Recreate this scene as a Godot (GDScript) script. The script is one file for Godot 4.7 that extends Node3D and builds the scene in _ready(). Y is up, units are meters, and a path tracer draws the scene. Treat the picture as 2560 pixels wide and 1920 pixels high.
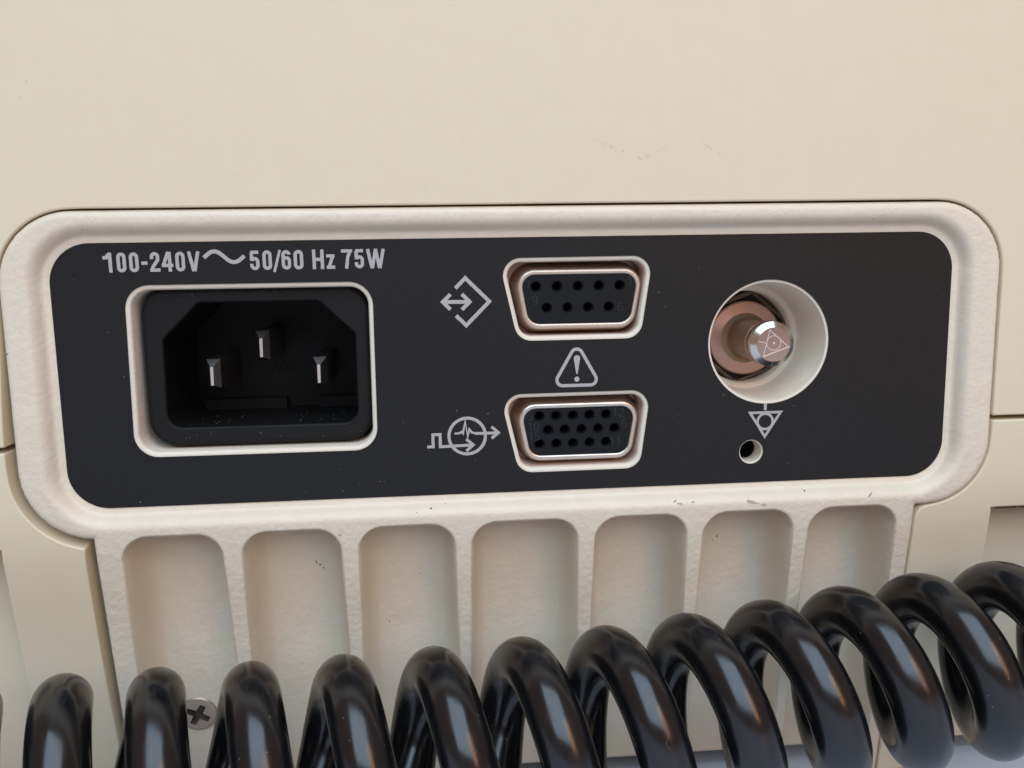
extends Node3D
# Rear connector panel of a cream instrument with a black coiled cord in front of it.
# All shapes are worked out in millimetres on the panel (x right, y up, z towards the viewer) and
# turned into metres when a mesh is built; the table top is y = 0 in the scene.

const TABLE := -66.0           # table height in panel millimetres
const BEND_FROM := -16.0       # below this the instrument's back leans away
const BEND_LEN := 8.0
const BEND_ANGLE := 0.157

var rng := RandomNumberGenerator.new()
var relief := FastNoiseLite.new()
var relief2 := FastNoiseLite.new()
var used := {}
var mats := {}

# ------------------------------------------------------------------ mesh helpers
class Shape:
	var v := PackedVector3Array()
	var n := PackedVector3Array()
	var i := PackedInt32Array()
	func vert(p: Vector3, q: Vector3) -> int:
		v.append(p); n.append(q)
		return v.size() - 1
	func face(a: int, b: int, c: int) -> void:
		var g := (v[b] - v[a]).cross(v[c] - v[a])
		if g.length_squared() < 1e-18:
			return
		if g.dot(n[a] + n[b] + n[c]) > 0.0:
			i.append(a); i.append(c); i.append(b)
		else:
			i.append(a); i.append(b); i.append(c)
	func quad(a: int, b: int, c: int, d: int) -> void:
		face(a, b, c); face(a, c, d)
	func flat(pts: Array, q: Vector3) -> void:
		var k := v.size()
		for p in pts:
			vert(p, q)
		for j in range(1, pts.size() - 1):
			face(k, k + j, k + j + 1)

func mm(p: Vector3) -> Vector3:
	return Vector3(p.x, p.y - TABLE, p.z) * 0.001

func put(called: String, s: Shape, m: Material, parent: Node = self) -> MeshInstance3D:
	var a := []
	a.resize(Mesh.ARRAY_MAX)
	var pts := PackedVector3Array()
	pts.resize(s.v.size())
	for k in s.v.size():
		pts[k] = mm(s.v[k])
	a[Mesh.ARRAY_VERTEX] = pts
	a[Mesh.ARRAY_NORMAL] = s.n
	a[Mesh.ARRAY_INDEX] = s.i
	var me := ArrayMesh.new()
	me.add_surface_from_arrays(Mesh.PRIMITIVE_TRIANGLES, a)
	var o := MeshInstance3D.new()
	o.mesh = me
	o.material_override = m
	o.cast_shadow = GeometryInstance3D.SHADOW_CASTING_SETTING_ON
	named(o, called, parent)
	return o

func named(o: Node, called: String, parent: Node) -> void:
	var key := str(parent.get_instance_id()) + called
	var c: int = used.get(key, 0)
	used[key] = c + 1
	o.name = called if c == 0 else "%s_%03d" % [called, c]
	parent.add_child(o, true)

func bend(p: Vector3) -> Vector3:
	if p.y >= BEND_FROM:
		return p
	var s := BEND_FROM - p.y
	var a := BEND_ANGLE
	if s < BEND_LEN:
		var f := a * s / BEND_LEN
		return Vector3(p.x, BEND_FROM - s * (1.0 - f * f / 6.0) - p.z * sin(f), -a * s * s / (2.0 * BEND_LEN) + p.z * cos(f))
	var t := s - BEND_LEN
	return Vector3(p.x, BEND_FROM - BEND_LEN * (1.0 - a * a / 6.0) - t * cos(a) - p.z * sin(a), -a * BEND_LEN / 2.0 - t * sin(a) + p.z * cos(a))

func bend_n(y: float, n: Vector3) -> Vector3:
	if y >= BEND_FROM:
		return n
	var f := BEND_ANGLE * minf((BEND_FROM - y) / BEND_LEN, 1.0)
	return Vector3(n.x, n.y * cos(f) - n.z * sin(f), n.y * sin(f) + n.z * cos(f))

func ss(a: float, b: float, x: float) -> float:
	var t := clampf((x - a) / (b - a), 0.0, 1.0)
	return t * t * (3.0 - 2.0 * t)

func rrect(x: float, y: float, x0: float, x1: float, y0: float, y1: float, r: float) -> float:
	var qx := absf(x - (x0 + x1) * 0.5) - (x1 - x0) * 0.5 + r
	var qy := absf(y - (y0 + y1) * 0.5) - (y1 - y0) * 0.5 + r
	return Vector2(maxf(qx, 0.0), maxf(qy, 0.0)).length() + minf(maxf(qx, qy), 0.0) - r

# a polygon (counter-clockwise) with rounded corners
func rounded(pts: Array, radii: Array, steps := 8) -> PackedVector2Array:
	var out := PackedVector2Array()
	var c := pts.size()
	for k in c:
		var p: Vector2 = pts[k]
		var a: Vector2 = pts[(k + c - 1) % c]
		var b: Vector2 = pts[(k + 1) % c]
		var r: float = radii[k % radii.size()]
		var u := (a - p).normalized()
		var w := (b - p).normalized()
		var half := acos(clampf(u.dot(w), -1.0, 1.0)) * 0.5
		if r <= 0.0:
			out.append(p)
			continue
		var t := r / tan(half)
		var centre := p + (u + w).normalized() * (r / sin(half))
		var from := (p + u * t - centre).angle()
		var to := (p + w * t - centre).angle()
		var turn := wrapf(to - from, -PI, PI)
		for j in steps + 1:
			out.append(centre + Vector2.from_angle(from + turn * j / steps) * r)
	return out

func dense(o: PackedVector2Array, step: float) -> PackedVector2Array:
	var out := PackedVector2Array()
	for k in o.size():
		var a := o[k]
		var b := o[(k + 1) % o.size()]
		var c := maxi(1, ceili(a.distance_to(b) / step))
		for j in c:
			out.append(a.lerp(b, float(j) / c))
	return out

func circle(c: Vector2, r: float, steps := 48) -> PackedVector2Array:
	var out := PackedVector2Array()
	for k in steps:
		out.append(c + Vector2.from_angle(TAU * k / steps) * r)
	return out

func outward(o: PackedVector2Array) -> PackedVector2Array:      # outward normals of a counter-clockwise outline
	var out := PackedVector2Array()
	var c := o.size()
	for k in c:
		var a := (o[k] - o[(k + c - 1) % c])
		var b := (o[(k + 1) % c] - o[k])
		a = a.normalized(); b = b.normalized()
		var t := a + b
		if t.length() < 0.05:
			t = b
		t = t.normalized()
		var nn := Vector2(t.y, -t.x)
		var m := clampf(1.0 / maxf(nn.dot(Vector2(b.y, -b.x)), 0.5), 1.0, 1.6)
		out.append(nn * m)
	return out

# bands between copies of the outline: profile = [inset, z]; hole: the surface looks inwards
func loft(s: Shape, o: PackedVector2Array, profile: Array, hole := false, bent := false) -> void:
	var nn := outward(o)
	var c := o.size()
	var sgn := -1.0 if hole else 1.0
	var seg: Array[Vector2] = []
	for j in profile.size() - 1:
		var d_out: float = -(profile[j + 1][0] - profile[j][0])
		var dz: float = profile[j + 1][1] - profile[j][1]
		seg.append(Vector2(-dz, d_out).normalized() * sgn)
	for j in profile.size() - 1:
		var na := seg[j]
		var nb := seg[j]
		if j > 0 and seg[j - 1].dot(seg[j]) > 0.6:
			na = (seg[j - 1] + seg[j]).normalized()
		if j < seg.size() - 1 and seg[j + 1].dot(seg[j]) > 0.6:
			nb = (seg[j + 1] + seg[j]).normalized()
		var base := s.v.size()
		for e in 2:
			var pr: Array = profile[j + e]
			var q := na if e == 0 else nb
			for k in c:
				var w := o[k] - nn[k] * float(pr[0])
				var un := nn[k].normalized()
				var nv := Vector3(un.x * q.x, un.y * q.x, q.y)
				var pv := Vector3(w.x, w.y, pr[1])
				if bent:
					nv = bend_n(w.y, nv)
					pv = bend(pv)
				s.vert(pv, nv)
		for k in c:
			var k2 := (k + 1) % c
			s.quad(base + k, base + k2, base + c + k2, base + c + k)

func inset_of(o: PackedVector2Array, d: float) -> PackedVector2Array:
	var nn := outward(o)
	var out := PackedVector2Array()
	for k in o.size():
		out.append(o[k] - nn[k] * d)
	return out

func cap(s: Shape, o: PackedVector2Array, z: float, front := true, bent := false) -> void:
	var t := Geometry2D.triangulate_polygon(o)
	var base := s.v.size()
	var q := Vector3(0, 0, 1 if front else -1)
	for p in o:
		if bent:
			s.vert(bend(Vector3(p.x, p.y, z)), bend_n(p.y, q))
		else:
			s.vert(Vector3(p.x, p.y, z), q)
	for k in range(0, t.size(), 3):
		s.face(base + t[k], base + t[k + 1], base + t[k + 2])

# a cap cut into bands so that it can bend, or so that holes lie on the cuts
func cap_cut(s: Shape, o: PackedVector2Array, z: float, cuts: Array, along_x: bool, holes: Array, bent := false) -> void:
	for k in cuts.size() - 1:
		var a: float = cuts[k]
		var b: float = cuts[k + 1]
		var band := PackedVector2Array([Vector2(a, -400), Vector2(b, -400), Vector2(b, 400), Vector2(a, 400)]) if along_x else PackedVector2Array([Vector2(-400, a), Vector2(400, a), Vector2(400, b), Vector2(-400, b)])
		var pieces: Array = Geometry2D.intersect_polygons(o, band)
		for h in holes:
			var next := []
			for p in pieces:
				next.append_array(Geometry2D.clip_polygons(p, h))
			pieces = next
		for p in pieces:
			if not Geometry2D.is_polygon_clockwise(p):
				cap(s, p, z, true, bent)
			else:
				cap(s, p, z, true, bent)

func slab(s: Shape, o: PackedVector2Array, profile: Array) -> void:   # lofted sides and a front cap
	loft(s, o, profile)
	cap(s, inset_of(o, profile[0][0]), profile[0][1])

func lathe(s: Shape, c: Vector2, profile: Array, steps := 48, hole := false) -> void:   # profile = [radius, z] from front to back
	var seg: Array[Vector2] = []
	for j in profile.size() - 1:
		var q := Vector2(-(profile[j + 1][1] - profile[j][1]), profile[j + 1][0] - profile[j][0]).normalized()
		seg.append(-q if hole else q)
	for j in profile.size() - 1:
		var na := seg[j]
		var nb := seg[j]
		if j > 0 and seg[j - 1].dot(seg[j]) > 0.75:
			na = (seg[j - 1] + seg[j]).normalized()
		if j < seg.size() - 1 and seg[j + 1].dot(seg[j]) > 0.75:
			nb = (seg[j + 1] + seg[j]).normalized()
		var base := s.v.size()
		for e in 2:
			var q := na if e == 0 else nb
			for k in steps:
				var d := Vector2.from_angle(TAU * k / steps)
				s.vert(Vector3(c.x + d.x * profile[j + e][0], c.y + d.y * profile[j + e][0], profile[j + e][1]), Vector3(d.x * q.x, d.y * q.x, q.y))
		for k in steps:
			var k2 := (k + 1) % steps
			s.quad(base + k, base + k2, base + steps + k2, base + steps + k)

func box(s: Shape, a: Vector3, b: Vector3) -> void:
	for ax in 3:
		for side in 2:
			var q := Vector3.ZERO
			q[ax] = 1.0 if side else -1.0
			var u := (ax + 1) % 3
			var w := (ax + 2) % 3
			var pts := []
			for e in [[0, 0], [1, 0], [1, 1], [0, 1]]:
				var p := Vector3.ZERO
				p[ax] = b[ax] if side else a[ax]
				p[u] = b[u] if e[0] else a[u]
				p[w] = b[w] if e[1] else a[w]
				pts.append(p)
			s.flat(pts, q)

# a printed or scratched line of even width on a flat face
func ribbon(s: Shape, path: PackedVector2Array, half: float, z: float, closed := false, rough := 0.0) -> void:
	var c := path.size()
	var base := s.v.size()
	for k in c:
		var a := path[(k + c - 1) % c] if closed or k > 0 else path[k]
		var b := path[(k + 1) % c] if closed or k < c - 1 else path[k]
		var u := (path[k] - a).normalized()
		var w := (b - path[k]).normalized()
		if u == Vector2.ZERO: u = w
		if w == Vector2.ZERO: w = u
		var t := (u + w).normalized()
		var nn := Vector2(-t.y, t.x)
		var m := clampf(1.0 / maxf(absf(nn.dot(Vector2(-w.y, w.x))), 0.3), 1.0, 3.0) * half
		var l := path[k] + nn * (m + rng.randf_range(-rough, rough))
		var r := path[k] - nn * (m + rng.randf_range(-rough, rough))
		s.vert(Vector3(l.x, l.y, z), Vector3.BACK)
		s.vert(Vector3(r.x, r.y, z), Vector3.BACK)
	for k in (c if closed else c - 1):
		var k2 := (k + 1) % c
		s.quad(base + 2 * k, base + 2 * k + 1, base + 2 * k2 + 1, base + 2 * k2)

func subdivided(path: Array, step: float, closed := false) -> PackedVector2Array:
	var out := PackedVector2Array()
	for k in (path.size() if closed else path.size() - 1):
		var a: Vector2 = path[k]
		var b: Vector2 = path[(k + 1) % path.size()]
		var c := maxi(1, roundi(a.distance_to(b) / step))
		for j in c:
			out.append(a.lerp(b, float(j) / c))
	if not closed:
		out.append(path[path.size() - 1])
	return out

func tube(s: Shape, pts: PackedVector3Array, radius: float, sides: int, up := Vector3.UP) -> void:
	var c := pts.size()
	var base := s.v.size()
	var e := up
	for k in c:
		var t := (pts[mini(k + 1, c - 1)] - pts[maxi(k - 1, 0)]).normalized()
		e = (e - t * e.dot(t)).normalized()
		var f := t.cross(e)
		for j in sides:
			var a := TAU * j / sides
			var q := e * cos(a) + f * sin(a)
			s.vert(pts[k] + q * radius, q)
	for k in c - 1:
		for j in sides:
			var j2 := (j + 1) % sides
			s.quad(base + k * sides + j, base + k * sides + j2, base + (k + 1) * sides + j2, base + (k + 1) * sides + j)

# ------------------------------------------------------------------ materials
func noise_normal(freq: float, strength: float, sd: int, kind := FastNoiseLite.TYPE_SIMPLEX_SMOOTH) -> NoiseTexture2D:
	var f := FastNoiseLite.new()
	f.seed = sd
	f.noise_type = kind
	f.frequency = freq
	f.fractal_octaves = 3
	var t := NoiseTexture2D.new()
	t.width = 512; t.height = 512
	t.seamless = true
	t.as_normal_map = true
	t.bump_strength = strength
	t.noise = f
	return t

func noise_tone(freq: float, sd: int, dark: Color, light: Color, lo := 0.2, hi := 0.8) -> NoiseTexture2D:
	var f := FastNoiseLite.new()
	f.seed = sd
	f.frequency = freq
	f.fractal_octaves = 5
	var g := Gradient.new()
	g.offsets = PackedFloat32Array([lo, hi])
	g.colors = PackedColorArray([dark, light])
	var t := NoiseTexture2D.new()
	t.width = 512; t.height = 512
	t.seamless = true
	t.color_ramp = g
	t.noise = f
	return t

func mat(called: String, linear: Color, rough: float, metal := 0.0) -> StandardMaterial3D:
	var m := StandardMaterial3D.new()
	m.resource_name = called
	m.albedo_color = linear.linear_to_srgb()
	m.roughness = rough
	m.metallic = metal
	mats[called] = m
	return m

func triplanar(m: StandardMaterial3D, per_metre: float) -> void:
	m.uv1_triplanar = true
	m.uv1_scale = Vector3.ONE * per_metre

func make_materials() -> void:
	var m := mat("shell_plastic", Color(1, 1, 1), 0.5)
	m.albedo_texture = noise_tone(0.012, 4, Color(0.706, 0.612, 0.446).linear_to_srgb(), Color(0.714, 0.620, 0.454).linear_to_srgb())
	m.normal_enabled = true
	m.normal_texture = noise_normal(0.09, 1.2, 11)
	m.normal_scale = 0.13
	triplanar(m, 30.0)
	m = mat("cast_paint", Color(1, 1, 1), 0.42)
	m.albedo_texture = noise_tone(0.01, 5, Color(0.71, 0.62, 0.485).linear_to_srgb(), Color(0.73, 0.64, 0.505).linear_to_srgb())
	m.normal_enabled = true
	m.normal_texture = noise_normal(0.035, 4.0, 12)
	m.normal_scale = 0.36
	triplanar(m, 70.0)
	m = mat("opening_paint", Color(0.73, 0.65, 0.535), 0.5)
	m.normal_enabled = true
	m.normal_texture = noise_normal(0.05, 3.0, 14)
	m.normal_scale = 0.4
	triplanar(m, 60.0)
	m = mat("label_film", Color(1, 1, 1), 0.42)
	m.metallic_specular = 0.4
	m.albedo_texture = noise_tone(0.02, 6, Color(0.0086, 0.0084, 0.0084).linear_to_srgb(), Color(0.0097, 0.0095, 0.0095).linear_to_srgb())
	m.normal_enabled = true
	m.normal_texture = noise_normal(0.2, 2.0, 13)
	m.normal_scale = 0.12
	triplanar(m, 60.0)
	mat("print_ink", Color(0.40, 0.385, 0.37), 0.6)
	m = mat("black_moulding", Color(0.006, 0.0058, 0.0056), 0.62)
	m.metallic_specular = 0.36
	m.normal_enabled = true
	m.normal_texture = noise_normal(0.2, 3.0, 15)
	m.normal_scale = 0.25
	triplanar(m, 60.0)
	m = mat("insulator_black", Color(0.007, 0.008, 0.010), 0.5)
	m.metallic_specular = 0.32
	m = mat("well_black", Color(0.0055, 0.0052, 0.005), 0.5)
	m.metallic_specular = 0.3
	m = mat("faint_mark", Color(0.0078, 0.0074, 0.0072), 0.5)
	m.metallic_specular = 0.3
	mat("pin_tip", Color(0.8, 0.74, 0.7), 0.3, 1.0)  # same metal as the pin, lightened: the bright glint is in the colour
	mat("moulded_digit", Color(0.011, 0.012, 0.014), 0.42)
	mat("port_wall", Color(0.60, 0.43, 0.345), 0.5)  # pink reflected onto the inner walls, put into their colour
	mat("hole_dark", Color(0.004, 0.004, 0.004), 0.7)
	m = mat("tinned_steel", Color(0.60, 0.51, 0.42), 0.46, 1.0)
	m.normal_enabled = true
	m.normal_texture = noise_normal(0.05, 3.0, 16)
	m.normal_scale = 0.25
	triplanar(m, 90.0)
	mat("bright_steel", Color(0.68, 0.61, 0.53), 0.34, 1.0)
	mat("pin_metal", Color(0.2, 0.18, 0.165), 0.36, 1.0)  # pin sides, darkened: the reflection of the black well is in the colour
	mat("flange_metal", Color(0.55, 0.40, 0.33), 0.5, 1.0)
	mat("slot_dark", Color(0.10, 0.075, 0.06), 0.6)
	mat("post_face", Color(0.62, 0.50, 0.455), 0.2, 1.0)  # the pink that the end face mirrors is put into its colour
	mat("pink_sheen_metal", Color(0.50, 0.31, 0.25), 0.34, 1.0)  # collar metal, its reflected pink put into the colour
	mat("plated_steel", Color(0.68, 0.65, 0.61), 0.17, 1.0)
	mat("engraving", Color(0.85, 0.78, 0.74), 0.45, 1.0)
	mat("dull_brass", Color(0.40, 0.33, 0.26), 0.4, 1.0)
	mat("dark_nut", Color(0.25, 0.20, 0.16), 0.35, 1.0)
	m = mat("cord_black", Color(0.0055, 0.0055, 0.0065), 0.3)
	m.roughness_texture = noise_tone(0.015, 21, Color(0.5, 0.5, 0.5), Color(0.95, 0.95, 0.95))
	m.metallic_specular = 0.55
	m.normal_enabled = true
	m.normal_texture = noise_normal(0.02, 1.5, 17)
	m.normal_scale = 0.10
	triplanar(m, 45.0)
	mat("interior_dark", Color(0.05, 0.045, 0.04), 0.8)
	mat("screw_steel", Color(0.46, 0.38, 0.32), 0.45, 0.8)
	mat("dust_white", Color(0.4, 0.39, 0.38), 0.9)
	mat("grime", Color(0.06, 0.045, 0.035), 0.8)
	mat("bare_metal", Color(0.47, 0.42, 0.37), 0.5)
	mat("smudge", Color(0.585, 0.50, 0.37), 0.7)
	m = mat("table_white", Color(0.64, 0.69, 0.78), 0.45)
	mat("rubber", Color(0.02, 0.02, 0.02), 0.8)

# ------------------------------------------------------------------ the cast frame: a relief
const POCKET_L: Array[float] = [-51.3, -36.4, -21.55, -6.8, 9.65, 24.45, 39.2]
const POCKET_R: Array[float] = [-39.75, -24.75, -9.95, 6.4, 21.25, 36.05, 50.7]

func frame_out(x: float, y: float) -> float:
	var a := rrect(x, y, -63.4, 64.0, -20.4, 20.5, 9.0)
	var b := rrect(x, y, -55.2, 53.95, -64.8, -10.0, 0.4)
	return minf(a, b)

func pocket(x: float, y: float) -> float:
	var d := 1e3
	var wide := 0.34 + 0.3 * clampf((-22.0 - y) / 22.0, 0.0, 1.0)      # the ribs taper downwards
	for k in 7:
		if x > POCKET_L[k] - 3.0 and x < POCKET_R[k] + 3.0:
			d = minf(d, rrect(x, y, POCKET_L[k] + 0.15 - wide, POCKET_R[k] - 0.15 + wide, -90.0, -20.4, 2.9))
	return d

func frame_z(x: float, y: float) -> float:
	var d_in := rrect(x, y, -58.0, 58.0, -16.66, 16.66, 5.0)
	var z := 0.28 * clampf(d_in, 0.0, 1.0)
	if d_in > 0.95:
		z += 1.5 * (1.0 - pow(1.0 - clampf((d_in - 0.95) / 1.7, 0.0, 1.0), 2.3))
	if y < -16.0:
		var t := -pocket(x, y)
		if t > -0.8:
			var w := clampf((t + 0.35) / 2.9, 0.0, 1.0)
			z -= 6.4 * (1.0 - pow(1.0 - w, 3.2)) * ss(-0.45, 0.35, t)
	var d := frame_out(x, y)
	var r := 1.0
	if d > -r:
		var e := clampf(d + r, 0.0, r)
		z -= r - sqrt(maxf(r * r - e * e, 0.0)) * 0.85 - 0.15 * r
	z += relief.get_noise_2d(x, y) * (0.026 + 0.014 * ss(-18.5, -22.0, y)) + relief2.get_noise_2d(x, y) * 0.045
	return z

func build_frame(device: Node3D) -> MeshInstance3D:
	var st := 0.23
	var x0 := -63.7
	var y0 := -65.1
	var nx := ceili((64.3 - x0) / st) + 1
	var ny := ceili((20.8 - y0) / st) + 1
	var pos := PackedVector3Array()
	pos.resize(nx * ny)
	var state := PackedByteArray()            # 0 outside, 1 used
	state.resize(nx * ny)
	var flat_y := PackedFloat32Array()
	flat_y.resize(nx * ny)
	for j in ny:
		for i in nx:
			var x := x0 + i * st
			var y := y0 + j * st
			if rrect(x, y, -58.0, 58.0, -16.66, 16.66, 5.0) < -1.2:
				continue
			var d := frame_out(x, y)
			if d > st * 0.75:
				continue
			if d > -st * 0.6:
				var e := 0.01
				var g := Vector2(frame_out(x + e, y) - frame_out(x - e, y), frame_out(x, y + e) - frame_out(x, y - e))
				if g.length() > 1e-5:
					g = g.normalized()
					x -= g.x * d
					y -= g.y * d
			var k := j * nx + i
			state[k] = 1
			pos[k] = bend(Vector3(x, y, frame_z(x, y)))
			flat_y[k] = y
	var nor := PackedVector3Array()
	nor.resize(nx * ny)
	var tris := {}                             # bucket -> indices
	for j in ny - 1:
		for i in nx - 1:
			var a := j * nx + i
			var b := a + 1
			var c := a + nx
			var d := c + 1
			var cx := x0 + (i + 0.5) * st
			var cy := y0 + (j + 0.5) * st
			var bucket := 0
			if Vector2(cx + 47.1, cy + 51.6).length() < 2.55:      # the screw's hole
				continue
			if cy < -20.5:
				for k in 7:
					if cx > POCKET_L[k] and cx < POCKET_R[k]:
						bucket = 20 + k
				if bucket == 0 and cy < -23.5:
					bucket = 1
					for k in 7:
						if cx > POCKET_R[k]:
							bucket = 2 + k
			for t in [[a, b, d], [a, d, c]]:
				if state[t[0]] and state[t[1]] and state[t[2]]:
					var q := (pos[t[1]] - pos[t[0]]).cross(pos[t[2]] - pos[t[0]])
					nor[t[0]] += q; nor[t[1]] += q; nor[t[2]] += q
					if not tris.has(bucket):
						tris[bucket] = PackedInt32Array()
					tris[bucket].append_array(PackedInt32Array(t))
	var frame: MeshInstance3D
	var keys := tris.keys()
	keys.sort()
	for bucket in keys:
		var s := Shape.new()
		var map := {}
		for k in tris[bucket]:
			if not map.has(k):
				map[k] = s.vert(pos[k], nor[k].normalized())
		var idx: PackedInt32Array = tris[bucket]
		for k in range(0, idx.size(), 3):
			s.i.append(map[idx[k]]); s.i.append(map[idx[k + 2]]); s.i.append(map[idx[k + 1]])
		if bucket == 0:
			# the sides of the casting, going back into the instrument
			var side := dense(frame_outline(), 0.5)
			var sn := outward(side)
			var kb := s.v.size()
			for p in side.size():
				var top := bend(Vector3(side[p].x, side[p].y, frame_z(side[p].x, side[p].y)))
				var q := bend_n(side[p].y, Vector3(sn[p].x, sn[p].y, 0.0).normalized())
				s.vert(top, q)
				s.vert(bend(Vector3(side[p].x, side[p].y, -9.0)), q)
			for p in side.size():
				var p2 := (p + 1) % side.size()
				s.quad(kb + 2 * p, kb + 2 * p2, kb + 2 * p2 + 1, kb + 2 * p + 1)
			frame = put("cast_frame", s, mats.cast_paint, device)
		else:
			put("rib" if bucket < 20 else "grille_recess", s, mats.cast_paint, frame)
	return frame

func frame_outline() -> PackedVector2Array:
	var a := rounded([Vector2(-63.4, -20.4), Vector2(64.0, -20.4), Vector2(64.0, 20.5), Vector2(-63.4, 20.5)], [9.0], 20)
	var b := PackedVector2Array([Vector2(-55.2, -64.8), Vector2(53.95, -64.8), Vector2(53.95, -10.0), Vector2(-55.2, -10.0)])
	return Geometry2D.merge_polygons(a, b)[0]

# ------------------------------------------------------------------ shells
func gap_at(p: Vector2) -> float:
	if p.x < 0.0 and p.y < 12.0:
		return 0.32 + 0.88 * ss(9.0, -9.0, p.y) - 0.45 * ss(-35.0, -63.0, p.y)
	if p.x > 0.0:
		return 0.27 - 0.06 * ss(10.0, -5.0, p.y) - 0.15 * ss(-17.0, -22.0, p.y)
	return 0.24

func build_shells(device: Node3D) -> void:
	var cut := dense(frame_outline(), 0.6)
	var nn := outward(cut)
	var hole := PackedVector2Array()
	for k in cut.size():
		hole.append(cut[k] + nn[k].normalized() * gap_at(cut[k]))
	for pass_ in 14:
		var was := hole.duplicate()
		for k in hole.size():
			if hole[k].y > -55.0:
				hole[k] = was[k] * 0.5 + (was[(k + 1) % was.size()] + was[k - 1]) * 0.25
	var profile := [[0.22, 1.5], [0.1, 1.47], [0.03, 1.4], [0.0, 1.28], [0.0, -6.0], [-2.2, -6.0]]
	var s := Shape.new()
	var up := PackedVector2Array([Vector2(-112, -8.05), Vector2(112, -8.35), Vector2(112, 118), Vector2(-112, 118)])
	var parts := Geometry2D.clip_polygons(up, hole)
	for p in parts:
		if Geometry2D.is_polygon_clockwise(p):
			p.reverse()
		var d := dense(p, 0.8)
		loft(s, d, profile)
		cap(s, inset_of(d, 0.22), 1.5)
	put("upper_shell", s, mats.shell_plastic, device)
	s = Shape.new()
	var low := PackedVector2Array([Vector2(-112, -21.2), Vector2(-66.4, -21.2), Vector2(-66.4, -64.6), Vector2(65.1, -64.6), Vector2(65.1, -21.2), Vector2(112, -21.2), Vector2(112, -8.95), Vector2(-112, -8.85)])
	var long := hole
	var below := PackedVector2Array([Vector2(-55.9, -75), Vector2(54.1, -75), Vector2(54.1, -60), Vector2(-55.9, -60)])
	long = Geometry2D.merge_polygons(hole, below)[0]
	var cuts := [-80.0]
	for k in 17:
		cuts.append(-24.0 + k * 0.5)
	cuts.append(0.0)
	for p in Geometry2D.clip_polygons(low, long):
		if Geometry2D.is_polygon_clockwise(p):
			p.reverse()
		var d := dense(p, 0.8)
		loft(s, d, profile, false, true)
		cap_cut(s, inset_of(d, 0.22), 1.5, cuts, false, [], true)
		put("lower_shell", s, mats.shell_plastic, device)
		s = Shape.new()
	# the shallow bays beside the lower shell
	for side in [-1, 1]:
		s = Shape.new()
		var a := -114.0 if side < 0 else 64.5
		var b := -65.8 if side < 0 else 114.0
		var o := dense(PackedVector2Array([Vector2(a, -64.6), Vector2(b, -64.6), Vector2(b, -20.6), Vector2(a, -20.6)]), 1.0)
		cap_cut(s, o, -4.6, cuts, false, [], true)
		put("side_bay", s, mats.shell_plastic, device)
	s = Shape.new()
	for e in [[66.6, 69.6], [70.2, 78.0]]:
		box(s, bend(Vector3(e[0], -22.3, -3.2)), bend(Vector3(e[1], -21.3, 0.4)))
	put("metal_strip", s, mats.dark_nut, device)
	# the closed body behind
	s = Shape.new()
	box(s, Vector3(-111.5, -64.0, -110.0), Vector3(111.5, 117.5, -24.0))
	put("rear_body", s, mats.interior_dark, device)
	s = Shape.new()
	for e in [[-111.9, -105.0], [105.0, 111.9]]:
		box(s, Vector3(e[0], -8.0, -24.0), Vector3(e[1], 117.8, -5.9))
	box(s, Vector3(-105.0, 110.0, -24.0), Vector3(105.0, 117.9, -5.9))
	put("shell_side", s, mats.shell_plastic, device)
	for x in [-88.0, 88.0]:
		s = Shape.new()
		lathe(s, Vector2.ZERO, [[0.0, 0.0], [7.0, 0.0], [7.6, -0.5], [7.6, -2.4], [0.0, -2.4]], 24)
		var f := Shape.new()
		for k in s.v.size():
			f.vert(Vector3(s.v[k].x + x, s.v[k].z - 63.6, -s.v[k].y - 60.0), Vector3(s.n[k].x, s.n[k].z, -s.n[k].y))
		for k in range(0, s.i.size(), 3):
			f.face(s.i[k], s.i[k + 1], s.i[k + 2])
		put("foot", f, mats.rubber, device)

# ------------------------------------------------------------------ openings, label, print
var inlet_hole: PackedVector2Array
var serial_hole: PackedVector2Array
var video_hole: PackedVector2Array
var cup_hole: PackedVector2Array
var small_hole: PackedVector2Array
const CUP := Vector2(32.9, 2.42)
const PORE := Vector2(30.83, -12.4)

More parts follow.
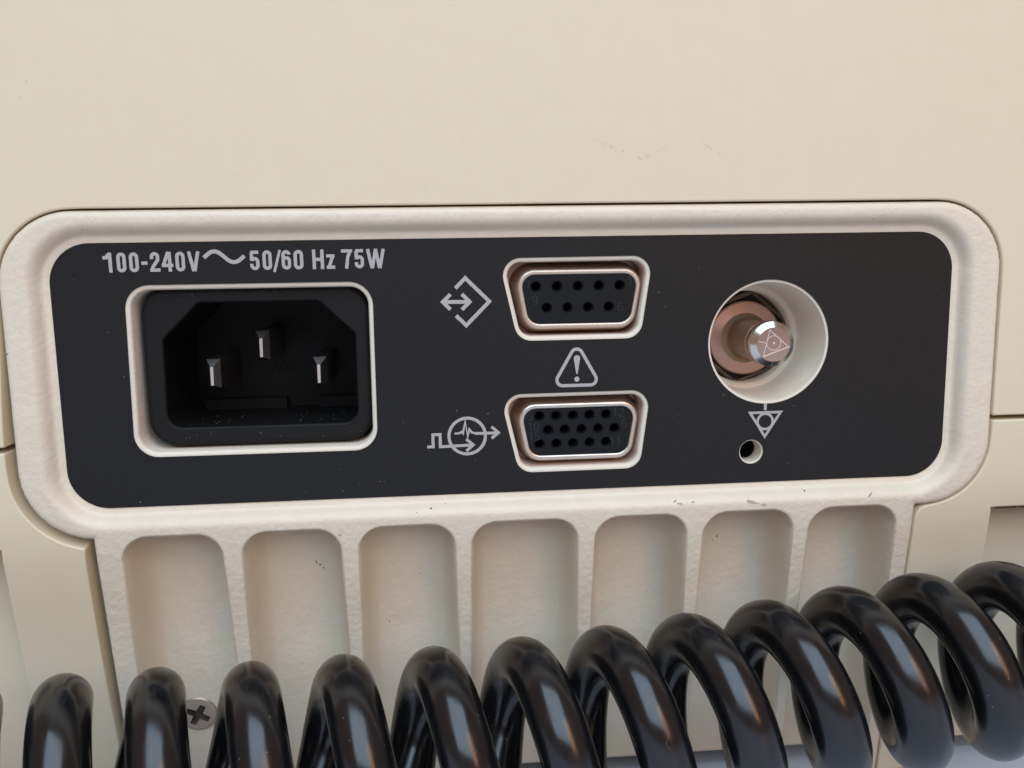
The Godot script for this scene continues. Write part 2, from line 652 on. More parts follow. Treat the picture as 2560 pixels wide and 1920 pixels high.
func build_openings(frame: MeshInstance3D) -> void:
	inlet_hole = rounded([Vector2(-49.6, -10.25), Vector2(-19.1, -10.3), Vector2(-19.0, 11.42), Vector2(-49.3, 11.46)], [3.0], 12)
	serial_hole = rounded([Vector2(-0.65, 3.4), Vector2(15.5, 3.4), Vector2(17.15, 14.1), Vector2(-3.0, 14.05)], [2.3], 10)
	video_hole = rounded([Vector2(-0.75, -14.1), Vector2(15.5, -14.07), Vector2(16.95, -3.48), Vector2(-3.15, -3.55)], [2.3], 10)
	cup_hole = circle(CUP, 8.28, 72)
	small_hole = circle(PORE, 1.68, 32)
	var s := Shape.new()
	loft(s, inlet_hole, [[-0.6, -0.02], [0.05, -0.02], [0.42, -0.1], [0.55, -0.25], [0.62, -0.6], [0.8, -5.0], [0.9, -9.0]], true)
	put("inlet_opening", s, mats.opening_paint, frame)
	for o in [serial_hole, video_hole]:
		s = Shape.new()
		loft(s, o, [[-0.6, -0.02], [0.2, -0.02], [0.42, -0.1], [0.55, -0.3], [0.56, -0.9]], true)
		put("port_opening", s, mats.opening_paint, frame)
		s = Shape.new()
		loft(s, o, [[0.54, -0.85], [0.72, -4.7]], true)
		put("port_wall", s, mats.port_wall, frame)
	s = Shape.new()
	lathe(s, CUP, [[8.8, -0.02], [8.15, -0.02], [7.98, -0.1], [7.9, -0.3], [7.55, -7.4], [7.3, -7.9], [6.75, -8.1], [6.6, -8.3], [6.5, -10.6]], 72, true)
	put("post_cup", s, mats.opening_paint, frame)
	s = Shape.new()
	lathe(s, PORE, [[2.2, -0.02], [1.6, -0.02], [1.5, -0.12], [1.45, -2.6]], 32, true)
	put("small_hole", s, mats.opening_paint, frame)
	s = Shape.new()
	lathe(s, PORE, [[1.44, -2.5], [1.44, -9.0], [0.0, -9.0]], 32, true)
	put("hole_back", s, mats.hole_dark, frame)

func glyph(s: Shape, ch: String, x0: float, x1: float, z: float) -> void:
	var h := 0.25
	var l := x0 + h
	var r := x1 - h
	var b := 13.06 + 0.22
	var t := 15.48 - 0.22
	var m := (b + t) * 0.5
	var c := (l + r) * 0.5
	var w := (r - l) * 0.5
	var P := []
	match ch:
		"1":
			P = [[Vector2(r, 13.06), Vector2(r, 15.48)], [Vector2(x0, 14.86), Vector2(r - 0.15, 14.9)], [Vector2(r - 0.42, 15.0), Vector2(r + 0.02, 15.4)]]
		"0":
			P = [rounded([Vector2(l, b), Vector2(r, b), Vector2(r, t), Vector2(l, t)], [w * 0.98], 8)]
		"-":
			P = [[Vector2(x0, m - 0.12), Vector2(x1, m - 0.12)]]
		"2":
			P = [arc(Vector2(c, t - w), w, PI, -0.25, 12) + [Vector2(r - 0.02, t - w - 0.42), Vector2(l + 0.12, b + 0.45), Vector2(l, b + 0.05)], [Vector2(l - h, b), Vector2(x1, b)]]
			P[0].insert(0, Vector2(l, t - w - 0.28))
		"4":
			P = [[Vector2(r - 0.16, 13.06), Vector2(r - 0.16, 15.48)], [Vector2(x1, 13.82), Vector2(x0, 13.82)], [Vector2(x0 + 0.2, 13.9), Vector2(r - 0.3, 15.46)]]
		"V":
			P = [[Vector2(l, 15.48), Vector2(c - 0.05, 13.06)], [Vector2(r, 15.48), Vector2(c + 0.05, 13.06)]]
		"5":
			var k := Vector2(c, b + w)
			P = [[Vector2(x1 - 0.12, t), Vector2(l - 0.1, t)], [Vector2(l, t), Vector2(l, m - 0.05)], [Vector2(l, m + 0.0)] + arc(Vector2(c, m + 0.22 - w), w, PI * 0.75, 0.0, 8) + arc(k, w, 0.0, -PI, 10) + [Vector2(l, b + w + 0.2)]]
		"/":
			P = [[Vector2(x0 + 0.12, 12.8), Vector2(x1 - 0.12, 15.5)]]
		"6":
			P = [arc(Vector2(c, t - w), w, 0.1, PI, 10) + [Vector2(l, m)], [Vector2(l, m)] + arc(Vector2(c, b + w), w, PI, TAU, 10), arc(Vector2(c, b + w), w, 0.0, 0.02, 1) + arc(Vector2(c, m + 0.25 - w), w, 0.0, PI * 0.8, 10)]
		"H":
			P = [[Vector2(l, 13.06), Vector2(l, 15.48)], [Vector2(r, 13.06), Vector2(r, 15.48)], [Vector2(l, m), Vector2(r, m)]]
		"z":
			P = [[Vector2(x0, 14.68), Vector2(x1 - 0.05, 14.68)], [Vector2(r, 14.7), Vector2(l + 0.05, 13.3)], [Vector2(x0, b), Vector2(x1, b)]]
		"7":
			P = [[Vector2(x0, t), Vector2(x1, t)], [Vector2(r + 0.02, t + 0.1), Vector2(c + 0.12, t - 0.75), Vector2(c - 0.08, 13.06)]]
		"W":
			P = [[Vector2(l, 15.46), Vector2(l + w * 0.5, 13.06)], [Vector2(c, 15.46), Vector2(l + w * 0.5 + 0.05, 13.06)], [Vector2(c, 15.46), Vector2(r - w * 0.5 - 0.05, 13.06)], [Vector2(r, 15.46), Vector2(r - w * 0.5, 13.06)]]
	var zz := z
	for p in P:
		var closed: bool = ch == "0"
		var hw := 0.205
		if ch in ["5", "2", "z", "7", "4", "-"] and p.size() == 2 and absf(p[0].y - p[1].y) < 0.1:
			hw = 0.2
		if ch == "/":
			hw = 0.16
		if ch == "H" and absf(p[0].y - p[1].y) < 0.01:
			hw = 0.2
		if ch in ["V", "W", "4"] and absf(p[0].x - p[1].x) > 0.1 and absf(p[0].y - p[1].y) > 0.1:
			hw = 0.205
		ribbon(s, subdivided(Array(p), 0.22, closed), hw, zz, closed, 0.012)
		zz += 0.002

func arc(c: Vector2, r: float, a0: float, a1: float, steps: int) -> Array:
	var out := []
	for k in steps + 1:
		out.append(c + Vector2.from_angle(lerpf(a0, a1, float(k) / steps)) * r)
	return out

func lines(s: Shape, paths: Array, half: float, z: float, closed := false) -> void:
	for k in paths.size():
		ribbon(s, subdivided(paths[k], 0.3, closed), half, z + k * 0.002, closed, 0.012)

func build_label(device: Node3D) -> void:
	var o := rounded([Vector2(-58.0, -16.66), Vector2(58.0, -16.66), Vector2(58.0, 16.66), Vector2(-58.0, 16.66)], [5.0], 16)
	var s := Shape.new()
	var holes := [inlet_hole, serial_hole, video_hole, cup_hole, small_hole]
	var top := 0.14
	cap_cut(s, inset_of(o, 0.04), top, [-70.0, -34.3, 7.0, PORE.x, CUP.x, 70.0], true, holes)
	loft(s, o, [[0.04, top], [0.0, top - 0.04], [0.0, -0.1]])
	for h in holes:
		loft(s, h, [[0.0, top], [0.0, 0.0]], true)
	var label := put("black_label", s, mats.label_film, device)
	var z := top + 0.012
	s = Shape.new()
	for g in [["1", -51.5, -50.38], ["0", -49.92, -48.72], ["0", -48.44, -47.22], ["-", -46.95, -46.22], ["2", -45.95, -44.73], ["4", -44.54, -43.16], ["0", -42.92, -41.7], ["V", -41.5, -39.88], ["5", -33.95, -32.72], ["0", -32.42, -31.2], ["/", -31.12, -30.1], ["6", -30.1, -28.86], ["0", -28.62, -27.35], ["H", -26.33, -24.83], ["z", -24.56, -23.5], ["7", -22.72, -21.33], ["5", -21.1, -19.87], ["W", -19.68, -17.22]]:
		glyph(s, g[0], g[1], g[2], z)
	var wave := []
	for k in 41:
		var u := k / 40.0
		wave.append(Vector2(lerpf(-39.45, -34.55, u), 14.77 + 0.68 * sin(u * TAU * 1.04 - 0.12)))
	ribbon(s, PackedVector2Array(wave), 0.24, z, false, 0.012)
	put("rating_text", s, mats.print_ink, label)
	s = Shape.new()
	lines(s, [[Vector2(-8.55, 10.35), Vector2(-7.27, 11.62), Vector2(-4.25, 8.6), Vector2(-7.27, 5.58), Vector2(-8.55, 6.88)], [Vector2(-9.95, 8.64), Vector2(-7.1, 8.6)], [Vector2(-9.2, 9.6), Vector2(-10.2, 8.64), Vector2(-9.25, 7.66)], [Vector2(-7.75, 9.6), Vector2(-6.78, 8.6), Vector2(-7.78, 7.62)]], 0.24, z)
	put("data_port_symbol", s, mats.print_ink, label)
	s = Shape.new()
	ribbon(s, dense(rounded([Vector2(3.85, -2.6), Vector2(10.15, -2.6), Vector2(7.05, 2.95)], [0.75], 8), 0.25), 0.21, z, true, 0.012)
	var drop := PackedVector2Array()
	drop.append_array(PackedVector2Array(arc(Vector2(7.06, 0.95), 0.42, 0.0, PI, 12)))
	drop.append(Vector2(6.96, -1.1))
	drop.append(Vector2(7.14, -1.1))
	cap(s, drop, z)
	cap(s, circle(Vector2(7.04, -1.78), 0.34, 24), z)
	put("warning_symbol", s, mats.print_ink, label)
	s = Shape.new()
	var ring := circle(Vector2(-7.5, -8.88), 2.38, 64)
	ribbon(s, ring, 0.2, z, true, 0.012)
	lines(s, [[Vector2(-12.75, -10.17), Vector2(-11.97, -10.15), Vector2(-11.97, -8.55), Vector2(-11.03, -8.55), Vector2(-11.03, -10.18), Vector2(-6.95, -10.1)], [Vector2(-7.65, -9.28), Vector2(-6.75, -10.08), Vector2(-7.65, -10.88)], [Vector2(-6.4, -8.58), Vector2(-3.55, -8.58)], [Vector2(-4.3, -7.74), Vector2(-3.4, -8.56), Vector2(-4.3, -9.3)]], 0.19, z + 0.004)
	ribbon(s, PackedVector2Array([Vector2(-9.15, -8.5), Vector2(-8.5, -8.48), Vector2(-8.25, -8.3), Vector2(-8.05, -8.5), Vector2(-7.72, -6.95), Vector2(-7.45, -8.95), Vector2(-7.22, -8.0), Vector2(-6.9, -8.4), Vector2(-6.35, -8.58)]), 0.14, z + 0.014, false, 0.01)
	put("pulse_output_symbol", s, mats.print_ink, label)
	s = Shape.new()
	lines(s, [[Vector2(32.64, -5.86), Vector2(32.64, -6.75)]], 0.2, z)
	ribbon(s, subdivided([Vector2(30.55, -7.05), Vector2(34.8, -7.05), Vector2(32.66, -10.35)], 0.3, true), 0.17, z + 0.004, true, 0.01)
	ribbon(s, circle(Vector2(32.66, -8.28), 1.05, 40), 0.16, z + 0.008, true, 0.01)
	put("equipotential_symbol", s, mats.print_ink, label)

# ------------------------------------------------------------------ connectors
func build_inlet(device: Node3D) -> void:
	var outer := rounded([Vector2(-48.2, -9.35), Vector2(-19.6, -9.35), Vector2(-19.6, 11.1), Vector2(-48.2, 11.1)], [3.6], 10)
	var well := rounded([Vector2(-45.95, -7.05), Vector2(-21.42, -7.1), Vector2(-21.36, 4.9), Vector2(-25.95, 9.3), Vector2(-41.05, 9.32), Vector2(-45.8, 4.6)], [2.1, 2.1, 0.8, 0.8, 0.8, 0.8], 8)
	var s := Shape.new()
	var fz := -1.3
	cap_cut(s, inset_of(outer, 0.8), fz, [-60.0, -33.7, 0.0], true, [well])
	loft(s, outer, [[0.8, fz], [0.45, fz - 0.07], [0.18, fz - 0.3], [0.04, fz - 0.7], [0.0, fz - 1.2], [0.0, -9.0]])
	loft(s, well, [[0.0, fz], [0.15, fz - 0.08], [0.22, fz - 0.3]], true)
	var inlet := put("power_inlet", s, mats.black_moulding, device)
	s = Shape.new()
	loft(s, well, [[0.22, fz - 0.3], [0.3, -16.5]], true)
	put("inlet_well", s, mats.well_black, inlet)
	s = Shape.new()
	cap(s, inset_of(well, 0.2), -16.4)
	box(s, Vector3(-44.5, -6.9, -16.4), Vector3(-33.0, -5.3, -14.6))
	box(s, Vector3(-28.4, -6.9, -16.4), Vector3(-22.6, -5.3, -14.6))
	put("inlet_floor", s, mats.well_black, inlet)
	for c in [Vector2(-40.45, -0.36), Vector2(-33.95, 3.22), Vector2(-26.68, -0.4)]:
		s = Shape.new()
		var w := 0.88
		var h := 1.92
		var o := PackedVector2Array([c + Vector2(-w, -h), c + Vector2(w, -h), c + Vector2(w, h), c + Vector2(-w, h)])
		var rings := [o, o, PackedVector2Array([c + Vector2(-0.26, -h + 0.45), c + Vector2(0.1, -h + 0.45), c + Vector2(0.14, h - 0.95), c + Vector2(-0.26, h - 0.95)])]
		var zs := [-16.5, -4.9, -4.0]
		for j in 2:
			for k in 4:
				var k2 := (k + 1) % 4
				var a: Vector2 = rings[j][k]
				var b: Vector2 = rings[j][k2]
				var d: Vector2 = rings[j + 1][k2]
				var e: Vector2 = rings[j + 1][k]
				var p := [Vector3(a.x, a.y, zs[j]), Vector3(b.x, b.y, zs[j]), Vector3(d.x, d.y, zs[j + 1]), Vector3(e.x, e.y, zs[j + 1])]
				var q: Vector3 = (p[1] - p[0]).cross(p[3] - p[0]).normalized()
				s.flat(p, q)
		var pin := put("pin", s, mats.pin_metal, inlet)
		s = Shape.new()
		cap(s, rings[2], -4.0)
		put("pin_tip", s, mats.pin_tip, pin)
	s = Shape.new()
	for c in [Vector2(-41.30, 7.54), Vector2(-38.95, 4.50), Vector2(-30.80, 4.54), Vector2(-25.64, 4.27), Vector2(-44.75, 4.72), Vector2(-39.72, -3.30)]:
		ribbon(s, circle(c, 1.15, 28), 0.14, -16.36, true)
		var turn := rng.randf_range(-0.4, 0.4)
		var mark := [Vector2(-0.5, 0.45), Vector2(0.45, 0.4), Vector2(-0.45, -0.4), Vector2(0.5, -0.45)]
		if c.x < -38.0:
			mark = [Vector2(-0.5, -0.5), Vector2(0.0, 0.6), Vector2(0.5, -0.5), Vector2(-0.2, -0.1)]
		elif c.x > -28.0:
			mark = [Vector2(-0.4, -0.6), Vector2(-0.4, 0.6), Vector2(0.4, 0.3), Vector2(0.4, -0.6)]
		var path := PackedVector2Array()
		for q in mark:
			path.append(c + q.rotated(turn))
		ribbon(s, path, 0.1, -16.355)
	put("moulded_marks", s, mats.faint_mark, inlet)
	# the rating moulded upside down into the floor of the inlet
	var tm := TextMesh.new()
	var sf := SystemFont.new()
	sf.font_names = PackedStringArray(["Droid Sans"])
	tm.font = sf
	tm.font_size = 16
	tm.text = "10A 250V ~"
	tm.pixel_size = 0.00012
	tm.depth = 0.0003
	var t := MeshInstance3D.new()
	t.mesh = tm
	t.material_override = mats.faint_mark
	t.position = mm(Vector3(-32.0, -0.9, -16.3))
	t.rotation.z = PI
	named(t, "moulded_rating", inlet)

func build_dsub(device: Node3D, called: String, o: PackedVector2Array, cells: Array, cuts: Array, metal: Material, about: String, digits: Array) -> void:
	var s := Shape.new()
	# the steel shell: a lip round the insert, a swept side and the flange behind
	loft(s, o, [[0.05, -1.3], [0.0, -1.0], [-0.08, -0.93], [-0.42, -0.92], [-0.62, -1.04], [-0.76, -1.35], [-0.95, -2.3], [-1.18, -3.4], [-1.4, -4.3], [-1.5, -4.9]])
	var port := put(called, s, metal, device)
	port.set_meta("label", about)
	s = Shape.new()
	loft(s, o, [[-1.3, -4.85], [-5.0, -4.85]])
	put("flange", s, mats.flange_metal, port)
	s = Shape.new()
	var holes := []
	for c in cells:
		holes.append(circle(c, 0.74, 24))
	cap_cut(s, inset_of(o, -0.02), -1.12, cuts, false, holes)
	var ins := put("insulator", s, mats.insulator_black, port)
	var sf := SystemFont.new()
	sf.font_names = PackedStringArray(["Droid Sans"])
	for d in digits:
		var tm := TextMesh.new()
		tm.font = sf
		tm.font_size = 16
		tm.text = d[0]
		tm.pixel_size = 0.000042
		tm.depth = 0.00006
		var t := MeshInstance3D.new()
		t.mesh = tm
		t.material_override = mats.moulded_digit
		t.position = mm(Vector3(d[1], d[2], -1.1))
		named(t, "moulded_digit", port)
	for c in cells:
		s = Shape.new()
		lathe(s, c, [[0.74, -1.12], [0.54, -1.36], [0.52, -1.5]], 24, true)
		lathe(s, c, [[0.52, -1.5], [0.5, -4.2], [0.0, -4.2]], 24, true)
		put("contact_hole", s, mats.insulator_black, port)

func build_ports(device: Node3D) -> void:
	var o := rounded([Vector2(0.98, 5.45), Vector2(14.28, 5.42), Vector2(15.45, 11.85), Vector2(-0.15, 11.87)], [1.7, 1.7, 1.6, 1.6], 8)
	var cells := []
	for k in 5:
		cells.append(Vector2(1.93 + 2.765 * k, 10.3))
	for k in 4:
		cells.append(Vector2(3.32 + 2.74 * k, 7.53))
	build_dsub(device, "nine_way_port", o, cells, [0.0, 7.53, 10.3, 20.0], mats.tinned_steel, "upper socket with nine holes in two rows and dull metal shell", [["1", 14.35, 10.9], ["5", 0.75, 10.9], ["6", 13.1, 7.4], ["9", 1.75, 8.5]])
	o = rounded([Vector2(0.98, -12.15), Vector2(13.95, -12.18), Vector2(15.1, -5.75), Vector2(-0.25, -5.75)], [1.7, 1.7, 1.6, 1.6], 8)
	cells = []
	for k in 5:
		cells.append(Vector2(2.17 + 2.25 * k, -6.85))
		cells.append(Vector2(3.33 + 2.25 * k, -8.75))
		cells.append(Vector2(2.17 + 2.25 * k, -10.62))
	build_dsub(device, "fifteen_way_port", o, cells, [-20.0, -10.62, -8.75, -6.85, 0.0], mats.bright_steel, "lower socket with fifteen holes in three rows and bright shell", [["5", 0.85, -6.8], ["10", 1.35, -8.2], ["15", 1.45, -9.5], ["1", 12.35, -6.6], ["2", 13.2, -6.7], ["6", 13.6, -8.2], ["11", 12.4, -10.6]])

func build_post(device: Node3D) -> void:
	var c := Vector2(32.98, 2.25)
	var s := Shape.new()
	# the post: a fillet at its foot, a slimmer shank, and a bevelled head
	lathe(s, c, [[2.25, 1.54], [2.98, 1.0], [3.0, 0.85], [3.0, -1.2], [2.9, -1.5], [2.78, -1.7]], 64)
	var post := put("ground_post", s, mats.plated_steel, device)
	s = Shape.new()
	lathe(s, c, [[2.9, -8.72], [5.1, -8.76], [5.3, -8.95], [5.3, -9.6]], 64)
	put("collar", s, mats.pink_sheen_metal, post)
	s = Shape.new()
	lathe(s, c, [[2.8, -1.6], [2.74, -2.0], [2.72, -6.8], [2.8, -7.8], [3.1, -8.4], [3.5, -8.65], [3.6, -8.78]], 64)
	put("shank", s, mats.dull_brass, post)
	s = Shape.new()
	cap(s, circle(c, 2.26, 64), 1.55)
	put("end_face", s, mats.post_face, post)
	s = Shape.new()
	var hex := PackedVector2Array()
	for k in 6:
		hex.append(c + Vector2.from_angle(TAU * k / 6.0 + 0.35) * 6.9)
	slab(s, rounded(Array(hex), [0.4], 3), [[0.5, -9.35], [0.0, -9.7], [0.0, -10.6]])
	put("hex_nut", s, mats.dark_nut, post)
	s = Shape.new()
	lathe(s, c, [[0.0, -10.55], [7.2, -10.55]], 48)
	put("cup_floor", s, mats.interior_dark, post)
	# the triangle and circle cut into the end of the post
	s = Shape.new()
	var f := Vector2(32.98, 2.25)
	var k := 2.3 / 200.0
	var e := func(x: float, y: float) -> Vector2: return f + Vector2(x - 975.0, 903.0 - y) * k
	ribbon(s, PackedVector2Array([e.call(925, 735), e.call(855, 1040)]), 0.05, 1.562)
	ribbon(s, PackedVector2Array([e.call(925, 735), e.call(1140, 925)]), 0.05, 1.564)
	ribbon(s, PackedVector2Array([e.call(855, 1040), e.call(1162, 930)]), 0.085, 1.566)
	ribbon(s, PackedVector2Array([e.call(800, 865), e.call(882, 885)]), 0.05, 1.568)
	ribbon(s, circle(e.call(975, 885), 0.95, 40), 0.045, 1.57, true)
	cap(s, circle(e.call(978, 887), 0.16, 16), 1.572)
	put("engraved_mark", s, mats.engraving, post)

func build_screw(device: Node3D) -> void:
	var c := Vector2(-47.1, -51.6)
	var s := Shape.new()
	var z := -4.3
	var r := 2.85
	var arm := 0.42
	var long := 1.75
	var cross := PackedVector2Array()
	for k in 4:
		var d := Vector2.from_angle(1.05 + k * PI / 2.0)
		var n := d.orthogonal()
		cross.append(c + d * long + n * arm)      # orthogonal() turns clockwise in maths axes
		cross.append(c + d * arm - n * arm)
	cross = PackedVector2Array()
	for k in 4:
		var a := 1.05 + k * PI / 2.0
		var d := Vector2.from_angle(a)
		var n := Vector2(-d.y, d.x)
		cross.append(c + d * long - n * arm)
		cross.append(c + d * long + n * arm)
		cross.append(c + d * arm * 1.25 + n * arm * 1.25)
	var o := circle(c, r, 48)
	cap_cut(s, inset_of(o, 0.5), z, [-60.0, c.x, 0.0], true, [cross], true)
	loft(s, o, [[0.5, z], [0.25, z - 0.08], [0.05, z - 0.28], [0.0, z - 0.5], [0.0, z - 1.2]], false, true)
	var screw := put("screw", s, mats.screw_steel, device)
	s = Shape.new()
	loft(s, cross, [[0.0, z], [0.12, z - 1.3]], true, true)
	cap(s, cross, z - 1.25, true, true)
	put("cross_slot", s, mats.slot_dark, screw)

# ------------------------------------------------------------------ wear and dust
func on_frame(x: float, y: float, lift := 0.015) -> Vector3:
	return bend(Vector3(x, y, frame_z(x, y) + lift))

func chip(s: Shape, x: float, y: float, rx: float, ry: float, angle: float, f: Callable) -> void:
	var base := s.v.size()
	var c := 9
	s.vert(f.call(x, y), bend_n(y, Vector3.BACK))
	for k in c:
		var d := Vector2.from_angle(TAU * k / c) * rng.randf_range(0.5, 1.1)
		d = Vector2(d.x * rx, d.y * ry).rotated(angle)
		s.vert(f.call(x + d.x, y + d.y), bend_n(y + d.y, Vector3.BACK))
	for k in c:
		s.face(base, base + 1 + k, base + 1 + (k + 1) % c)

func build_wear(device: Node3D, frame: MeshInstance3D) -> void:
	var f := func(x: float, y: float) -> Vector3: return on_frame(x, y)
	var s := Shape.new()
	for e in [[-17.2, -20.5, 0.9, 0.25, 0.1], [-24.3, -20.9, 0.35, 0.2, 0.2], [30.5, -18.9, 1.3, 0.22, -0.2], [32.2, -19.3, 0.5, 0.2, 0.1], [47.2, -18.6, 0.5, 0.2, 0.7], [20.6, -18.7, 0.5, 0.15, -0.2], [22.4, -18.6, 0.3, 0.12, 0.1]]:
		chip(s, e[0], e[1], e[2], e[3], e[4], f)
	var o := put("paint_chip", s, mats.bare_metal, frame)
	o.set_meta("kind", "stuff")
	s = Shape.new()
	for e in [[-12.5, -18.1, 0.12, 0.12], [-10.6, -17.7, 0.1, 0.06], [38.2, -17.9, 0.2, 0.06], [20.0, -18.4, 0.3, 0.08], [-28.6, -28.0, 0.1, 0.35], [-28.1, -28.4, 0.25, 0.1], [-27.7, -28.9, 0.12, 0.2], [-18.4, -22.5, 0.08, 0.25], [28.3, -26.8, 0.1, 0.3], [27.6, -27.4, 0.07, 0.2], [-14.3, -30.5, 0.1, 0.08], [-19.0, -38.0, 0.08, 0.2], [-63.0, 3.5, 0.15, 0.1]]:
		chip(s, e[0], e[1], e[2], e[3], 0.3, f)
	for k in 90:
		var x := rng.randf_range(-54, 53)
		var y := rng.randf_range(-50, -17.2)
		var r := rng.randf_range(0.025, 0.065)
		chip(s, x, y, r, r * rng.randf_range(0.6, 1.4), rng.randf() * TAU, f)
	for k in 40:
		var x := rng.randf_range(-60, 60)
		var y := rng.randf_range(17.2, 19.8)
		var r := rng.randf_range(0.02, 0.06)
		chip(s, x, y, r, r, 0.0, f)
	o = put("grime_speck", s, mats.grime, frame)
	o.set_meta("kind", "stuff")
	# specks and a faint smear on the upper shell
	var g := func(x: float, y: float) -> Vector3: return Vector3(x, y, 1.515)
	s = Shape.new()
	for e in [[-22.5, 21.6, 0.1, 0.14], [-12.0, 22.6, 0.16, 0.1], [-57.9, 35.3, 0.2, 0.15], [-58.8, 33.6, 0.1, 0.12], [-64.6, 32.2, 0.14, 0.2], [-41.5, 30.0, 0.07, 0.05]]:
		chip(s, e[0], e[1], e[2], e[3], 0.6, g)
	for k in 26:
		var r := rng.randf_range(0.02, 0.06)
		chip(s, rng.randf_range(-58, 60), rng.randf_range(22, 44), r, r, 0.0, g)
	for k in 46:
		var u := rng.randf()
		var x := lerpf(9.0, 18.5, u) if k < 34 else lerpf(22.5, 25.5, u)
		var y := 26.2 + 2.6 * pow(absf(u - 0.62), 1.3) * 2.0 if k < 34 else lerpf(28.2, 26.4, u)
		var r := rng.randf_range(0.03, 0.13)
		chip(s, x + rng.randf_range(-0.3, 0.3), y + rng.randf_range(-0.25, 0.25), r * 1.5, r * 0.7, 0.2, g)
	o = put("speck", s, mats.smudge, device)
	o.set_meta("kind", "stuff")
	# dust on the black label and in the inlet
	s = Shape.new()
	var l := func(x: float, y: float) -> Vector3: return Vector3(x, y, 0.155)
	for k in 70:
		var x := rng.randf_range(-57, 57)
		var y := rng.randf_range(-16, 13)
		if rrect(x, y, -49.8, -18.8, -10.5, 11.7, 3.0) < 0.3 or rrect(x, y, -3.2, 17.3, -14.3, 14.3, 1.0) < 0.2 or Vector2(x, y).distance_to(CUP) < 8.6 or Vector2(x, y).distance_to(PORE) < 2.0:
			continue
		var r := rng.randf_range(0.02, 0.05)
		chip(s, x, y, r * rng.randf_range(1.0, 2.5), r, rng.randf() * TAU, l)
	var fr := func(x: float, y: float) -> Vector3: return Vector3(x, y, -1.285)
	for k in 30:
		var side := rng.randf()
		var x := rng.randf_range(-46.5, -20.5)
		var y := rng.randf_range(-8.7, -7.5) if side < 0.6 else rng.randf_range(9.5, 10.6)
		var r := rng.randf_range(0.02, 0.05)
		chip(s, x, y, r, r, 0.0, fr)
	for k in 70:                                  # on the lower wall of the inlet
		var x := rng.randf_range(-44.5, -22.8)
		var z := -2.0 - 9.0 * pow(rng.randf(), 1.3)
		var r := rng.randf_range(0.025, 0.065)
		var p := Vector3(x, -6.82 + 0.13, z)
		s.flat([p + Vector3(-r, 0, -r), p + Vector3(r, 0, -r * 0.6), p + Vector3(r * 0.7, 0, r * 1.6), p + Vector3(-r, 0, r)], Vector3.UP)
	o = put("dust", s, mats.dust_white, device)
	o.set_meta("kind", "stuff")
	s = Shape.new()
	for k in 46:                                   # grit on the lower walls of the post's cup and the inlet's opening
		var a := rng.randf_range(-2.6, -0.4)
		var z := rng.randf_range(-6.5, -0.8)
		var rad := lerpf(7.88, 7.56, -z / 7.4) - 0.02
		var d := Vector2.from_angle(a)
		var p := Vector3(CUP.x + d.x * rad, CUP.y + d.y * rad, z)
		var t := Vector3(-d.y, d.x, 0.0)
		var r := rng.randf_range(0.03, 0.08)
		s.flat([p + t * r, p + Vector3(0, 0, r * 1.5), p - t * r, p - Vector3(0, 0, r)], Vector3(-d.x, -d.y, 0.0))
	for k in 50:
		var p := Vector3(rng.randf_range(-46.5, -22.0), -9.55, rng.randf_range(-3.2, -0.7))
		p.y = -10.27 + lerpf(0.66, 0.74, -p.z / 5.0) + 0.02
		var r := rng.randf_range(0.03, 0.09)
		s.flat([p + Vector3(r, 0, 0), p + Vector3(0, 0, r), p - Vector3(r * 1.3, 0, 0), p - Vector3(0, 0, r)], Vector3.UP)
	o = put("grit", s, mats.grime, device)
	o.set_meta("kind", "stuff")

# ------------------------------------------------------------------ the coiled cord
const CORD_X: Array[float] = [-0.52, 65.915, -2.413, -3.998, 2.571]
const CORD_Y: Array[float] = [-43.54, 2.752, 5.151, -0.205, -1.115]
const CORD_Z: Array[float] = [13.674, -4.009, 1.392, 0.403, 1.791]
const CORD_R := 8.655
const CORD_T := 3.16

func poly(c: Array[float], v: float) -> float:
	return c[0] + v * (c[1] + v * (c[2] + v * (c[3] + v * c[4])))

func cord_axis(u: float) -> Vector3:
	var w := clampf(u, -1.6, 11.6)
	var v := (w - 5.0) / 6.0
	var p := Vector3(poly(CORD_X, v), poly(CORD_Y, v), poly(CORD_Z, v))
	if w != u:
		var e := 0.01
		var q := Vector3(poly(CORD_X, v + e), poly(CORD_Y, v + e), poly(CORD_Z, v + e))
		var q0 := Vector3(poly(CORD_X, v - e), poly(CORD_Y, v - e), poly(CORD_Z, v - e))
		p += (q - q0) / (2.0 * e) * (u - w) / 6.0
	return p

func cord_point(u: float) -> Vector3:
	var a := cord_axis(u)
	var t := (cord_axis(u + 0.01) - cord_axis(u - 0.01)).normalized()
	var e1 := (Vector3.UP - t * t.y).normalized()
	var e2 := t.cross(e1)
	return a + (e1 * cos(TAU * u) + e2 * sin(TAU * u)) * CORD_R

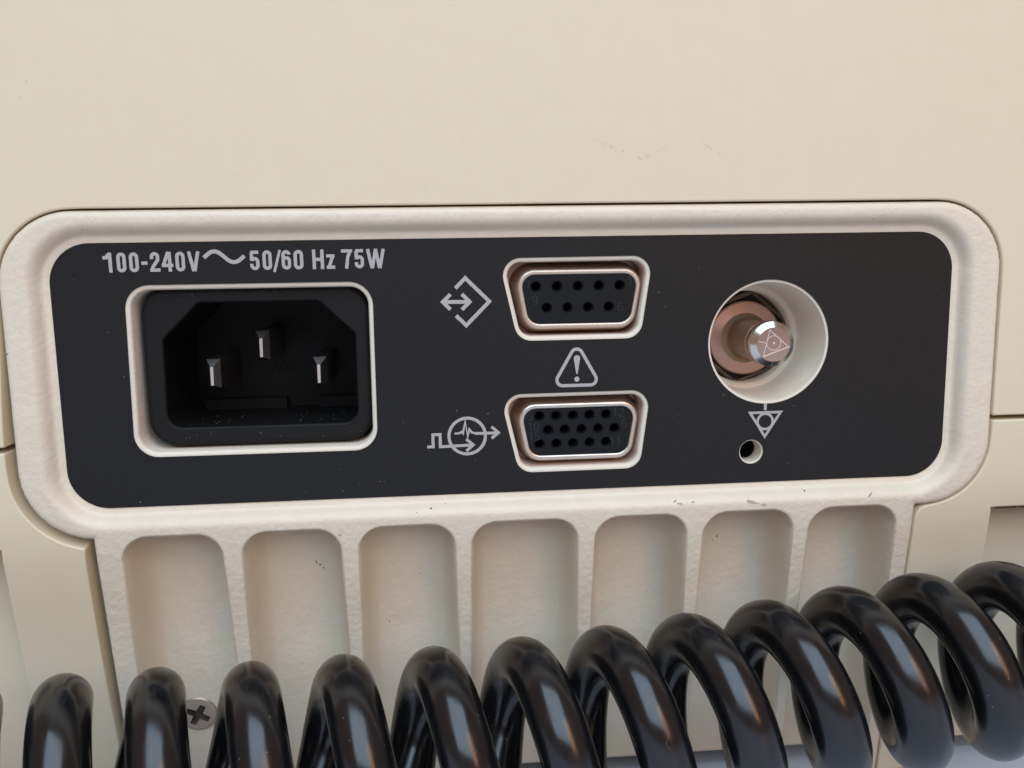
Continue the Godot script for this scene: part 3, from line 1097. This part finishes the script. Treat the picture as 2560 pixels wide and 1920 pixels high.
func build_cord() -> void:
	var cord := Node3D.new()
	cord.set_meta("label", "glossy black coiled cord stretched along the foot of the instrument")
	cord.set_meta("category", "cord")
	named(cord, "coiled_cord", self)
	var s := Shape.new()
	var pts := PackedVector3Array()
	for k in 25 * 90 + 1:
		pts.append(cord_point(-6.0 + k / 90.0))
	tube(s, pts, CORD_T, 28, Vector3(1, 0, 0))
	put("coil", s, mats.cord_black, cord)
	s = Shape.new()
	for k in 330:
		var u := rng.randf_range(-1.0, 12.0)
		var c := cord_point(u)
		var t := (cord_point(u + 0.01) - c).normalized()
		var q := Vector3(rng.randf_range(-1, 1), rng.randf_range(-0.6, 1), rng.randf_range(-0.2, 1))
		q = (q - t * q.dot(t)).normalized()
		var r := rng.randf_range(0.02, 0.055)
		var a := q.cross(t)
		var p := c + q * (CORD_T + 0.01)
		s.flat([p + t * r, p + a * r, p - t * r * 1.4, p - a * r], q)
	for e in [[0.2, 0.1, 0.9], [4.18, 0.3, 0.6], [5.36, 0.1, 0.9], [6.2, 0.0, 0.9], [7.33, -0.3, 0.9], [2.25, 0.3, 0.8], [8.3, 0.35, 0.7]]:
		var c := cord_point(e[0])
		var t := (cord_point(e[0] + 0.01) - c).normalized()
		var hair := PackedVector3Array()
		for k in 12:
			var ang: float = e[1] + 0.004 * (k - 6) * (k - 6)
			var q := Vector3(sin(ang), 0.25, cos(ang))
			q = (q - t * q.dot(t)).normalized()
			hair.append(c + t * ((k - 6) * 0.10) + q * (CORD_T + 0.008))
		tube(s, hair, 0.0065, 4)
	var o := put("lint", s, mats.dust_white, cord)
	o.set_meta("kind", "stuff")

# ------------------------------------------------------------------ the scene
func area(called: String, elevation: float, azimuth: float, dist: float, size: Vector2, energy: float, col: Color) -> void:
	var l := AreaLight3D.new()
	l.area_size = size
	l.light_energy = energy
	l.light_color = col
	l.area_range = 6.0
	l.shadow_enabled = true
	l.name = called
	add_child(l)
	var target := Vector3(0, 0.06, 0)
	var e := deg_to_rad(elevation)
	var a := deg_to_rad(azimuth)
	l.position = target + Vector3(sin(a) * cos(e), sin(e), cos(a) * cos(e)) * dist
	l.look_at_from_position(l.position, target, Vector3.UP)

func _ready() -> void:
	rng.seed = 20240511
	relief.seed = 3
	relief.frequency = 0.85
	relief.fractal_octaves = 2
	relief2.seed = 8
	relief2.frequency = 0.13
	relief2.fractal_octaves = 2
	var cam := Camera3D.new()
	cam.name = "camera"
	cam.fov = 49.134
	cam.near = 0.005
	cam.far = 20.0
	add_child(cam)
	cam.transform = Transform3D(Basis(Vector3.UP, -0.0879) * Basis(Vector3.RIGHT, -0.1422) * Basis(Vector3.BACK, -0.0167), mm(Vector3(-11.019, 13.328, 108.055)))
	cam.current = true
	var lens := CameraAttributesPhysical.new()
	lens.frustum_focal_length = 26.25            # the same 49.1 degrees
	lens.frustum_near = 0.005
	lens.frustum_far = 20.0
	lens.frustum_focus_distance = 0.112
	lens.exposure_aperture = 58.0
	cam.attributes = lens
	var we := WorldEnvironment.new()
	we.name = "environment"
	var env := Environment.new()
	env.background_mode = Environment.BG_COLOR
	env.background_color = Color(0.43, 0.29, 0.222).linear_to_srgb()
	env.tonemap_mode = Environment.TONE_MAPPER_LINEAR
	env.tonemap_exposure = 0.715
	env.sdfgi_enabled = true
	env.ssao_enabled = true
	env.ssil_enabled = true
	we.environment = env
	add_child(we)
	# daylight from the window behind the photographer, and the warm strip at its right edge
	area("window_light", 50.0, -3.0, 1.5, Vector2(1.55, 1.75), 4.6, Color(0.80, 0.91, 1.0))
	area("warm_light", 26.0, 31.0, 1.5, Vector2(0.38, 0.85), 0.6, Color(1.0, 0.75, 0.55))

	make_materials()
	var s := Shape.new()
	box(s, Vector3(-900, TABLE - 30.0, -700), Vector3(900, TABLE, 500))
	var table := put("table_top", s, mats.table_white)
	table.set_meta("kind", "structure")

	var device := Node3D.new()
	device.set_meta("label", "back of a cream instrument with black connector panel and ribbed grille")
	device.set_meta("category", "instrument")
	named(device, "electronic_instrument", self)
	build_shells(device)
	var frame := build_frame(device)
	build_openings(frame)
	build_label(device)
	build_inlet(device)
	build_ports(device)
	build_post(device)
	build_screw(device)
	build_wear(device, frame)
	build_cord()
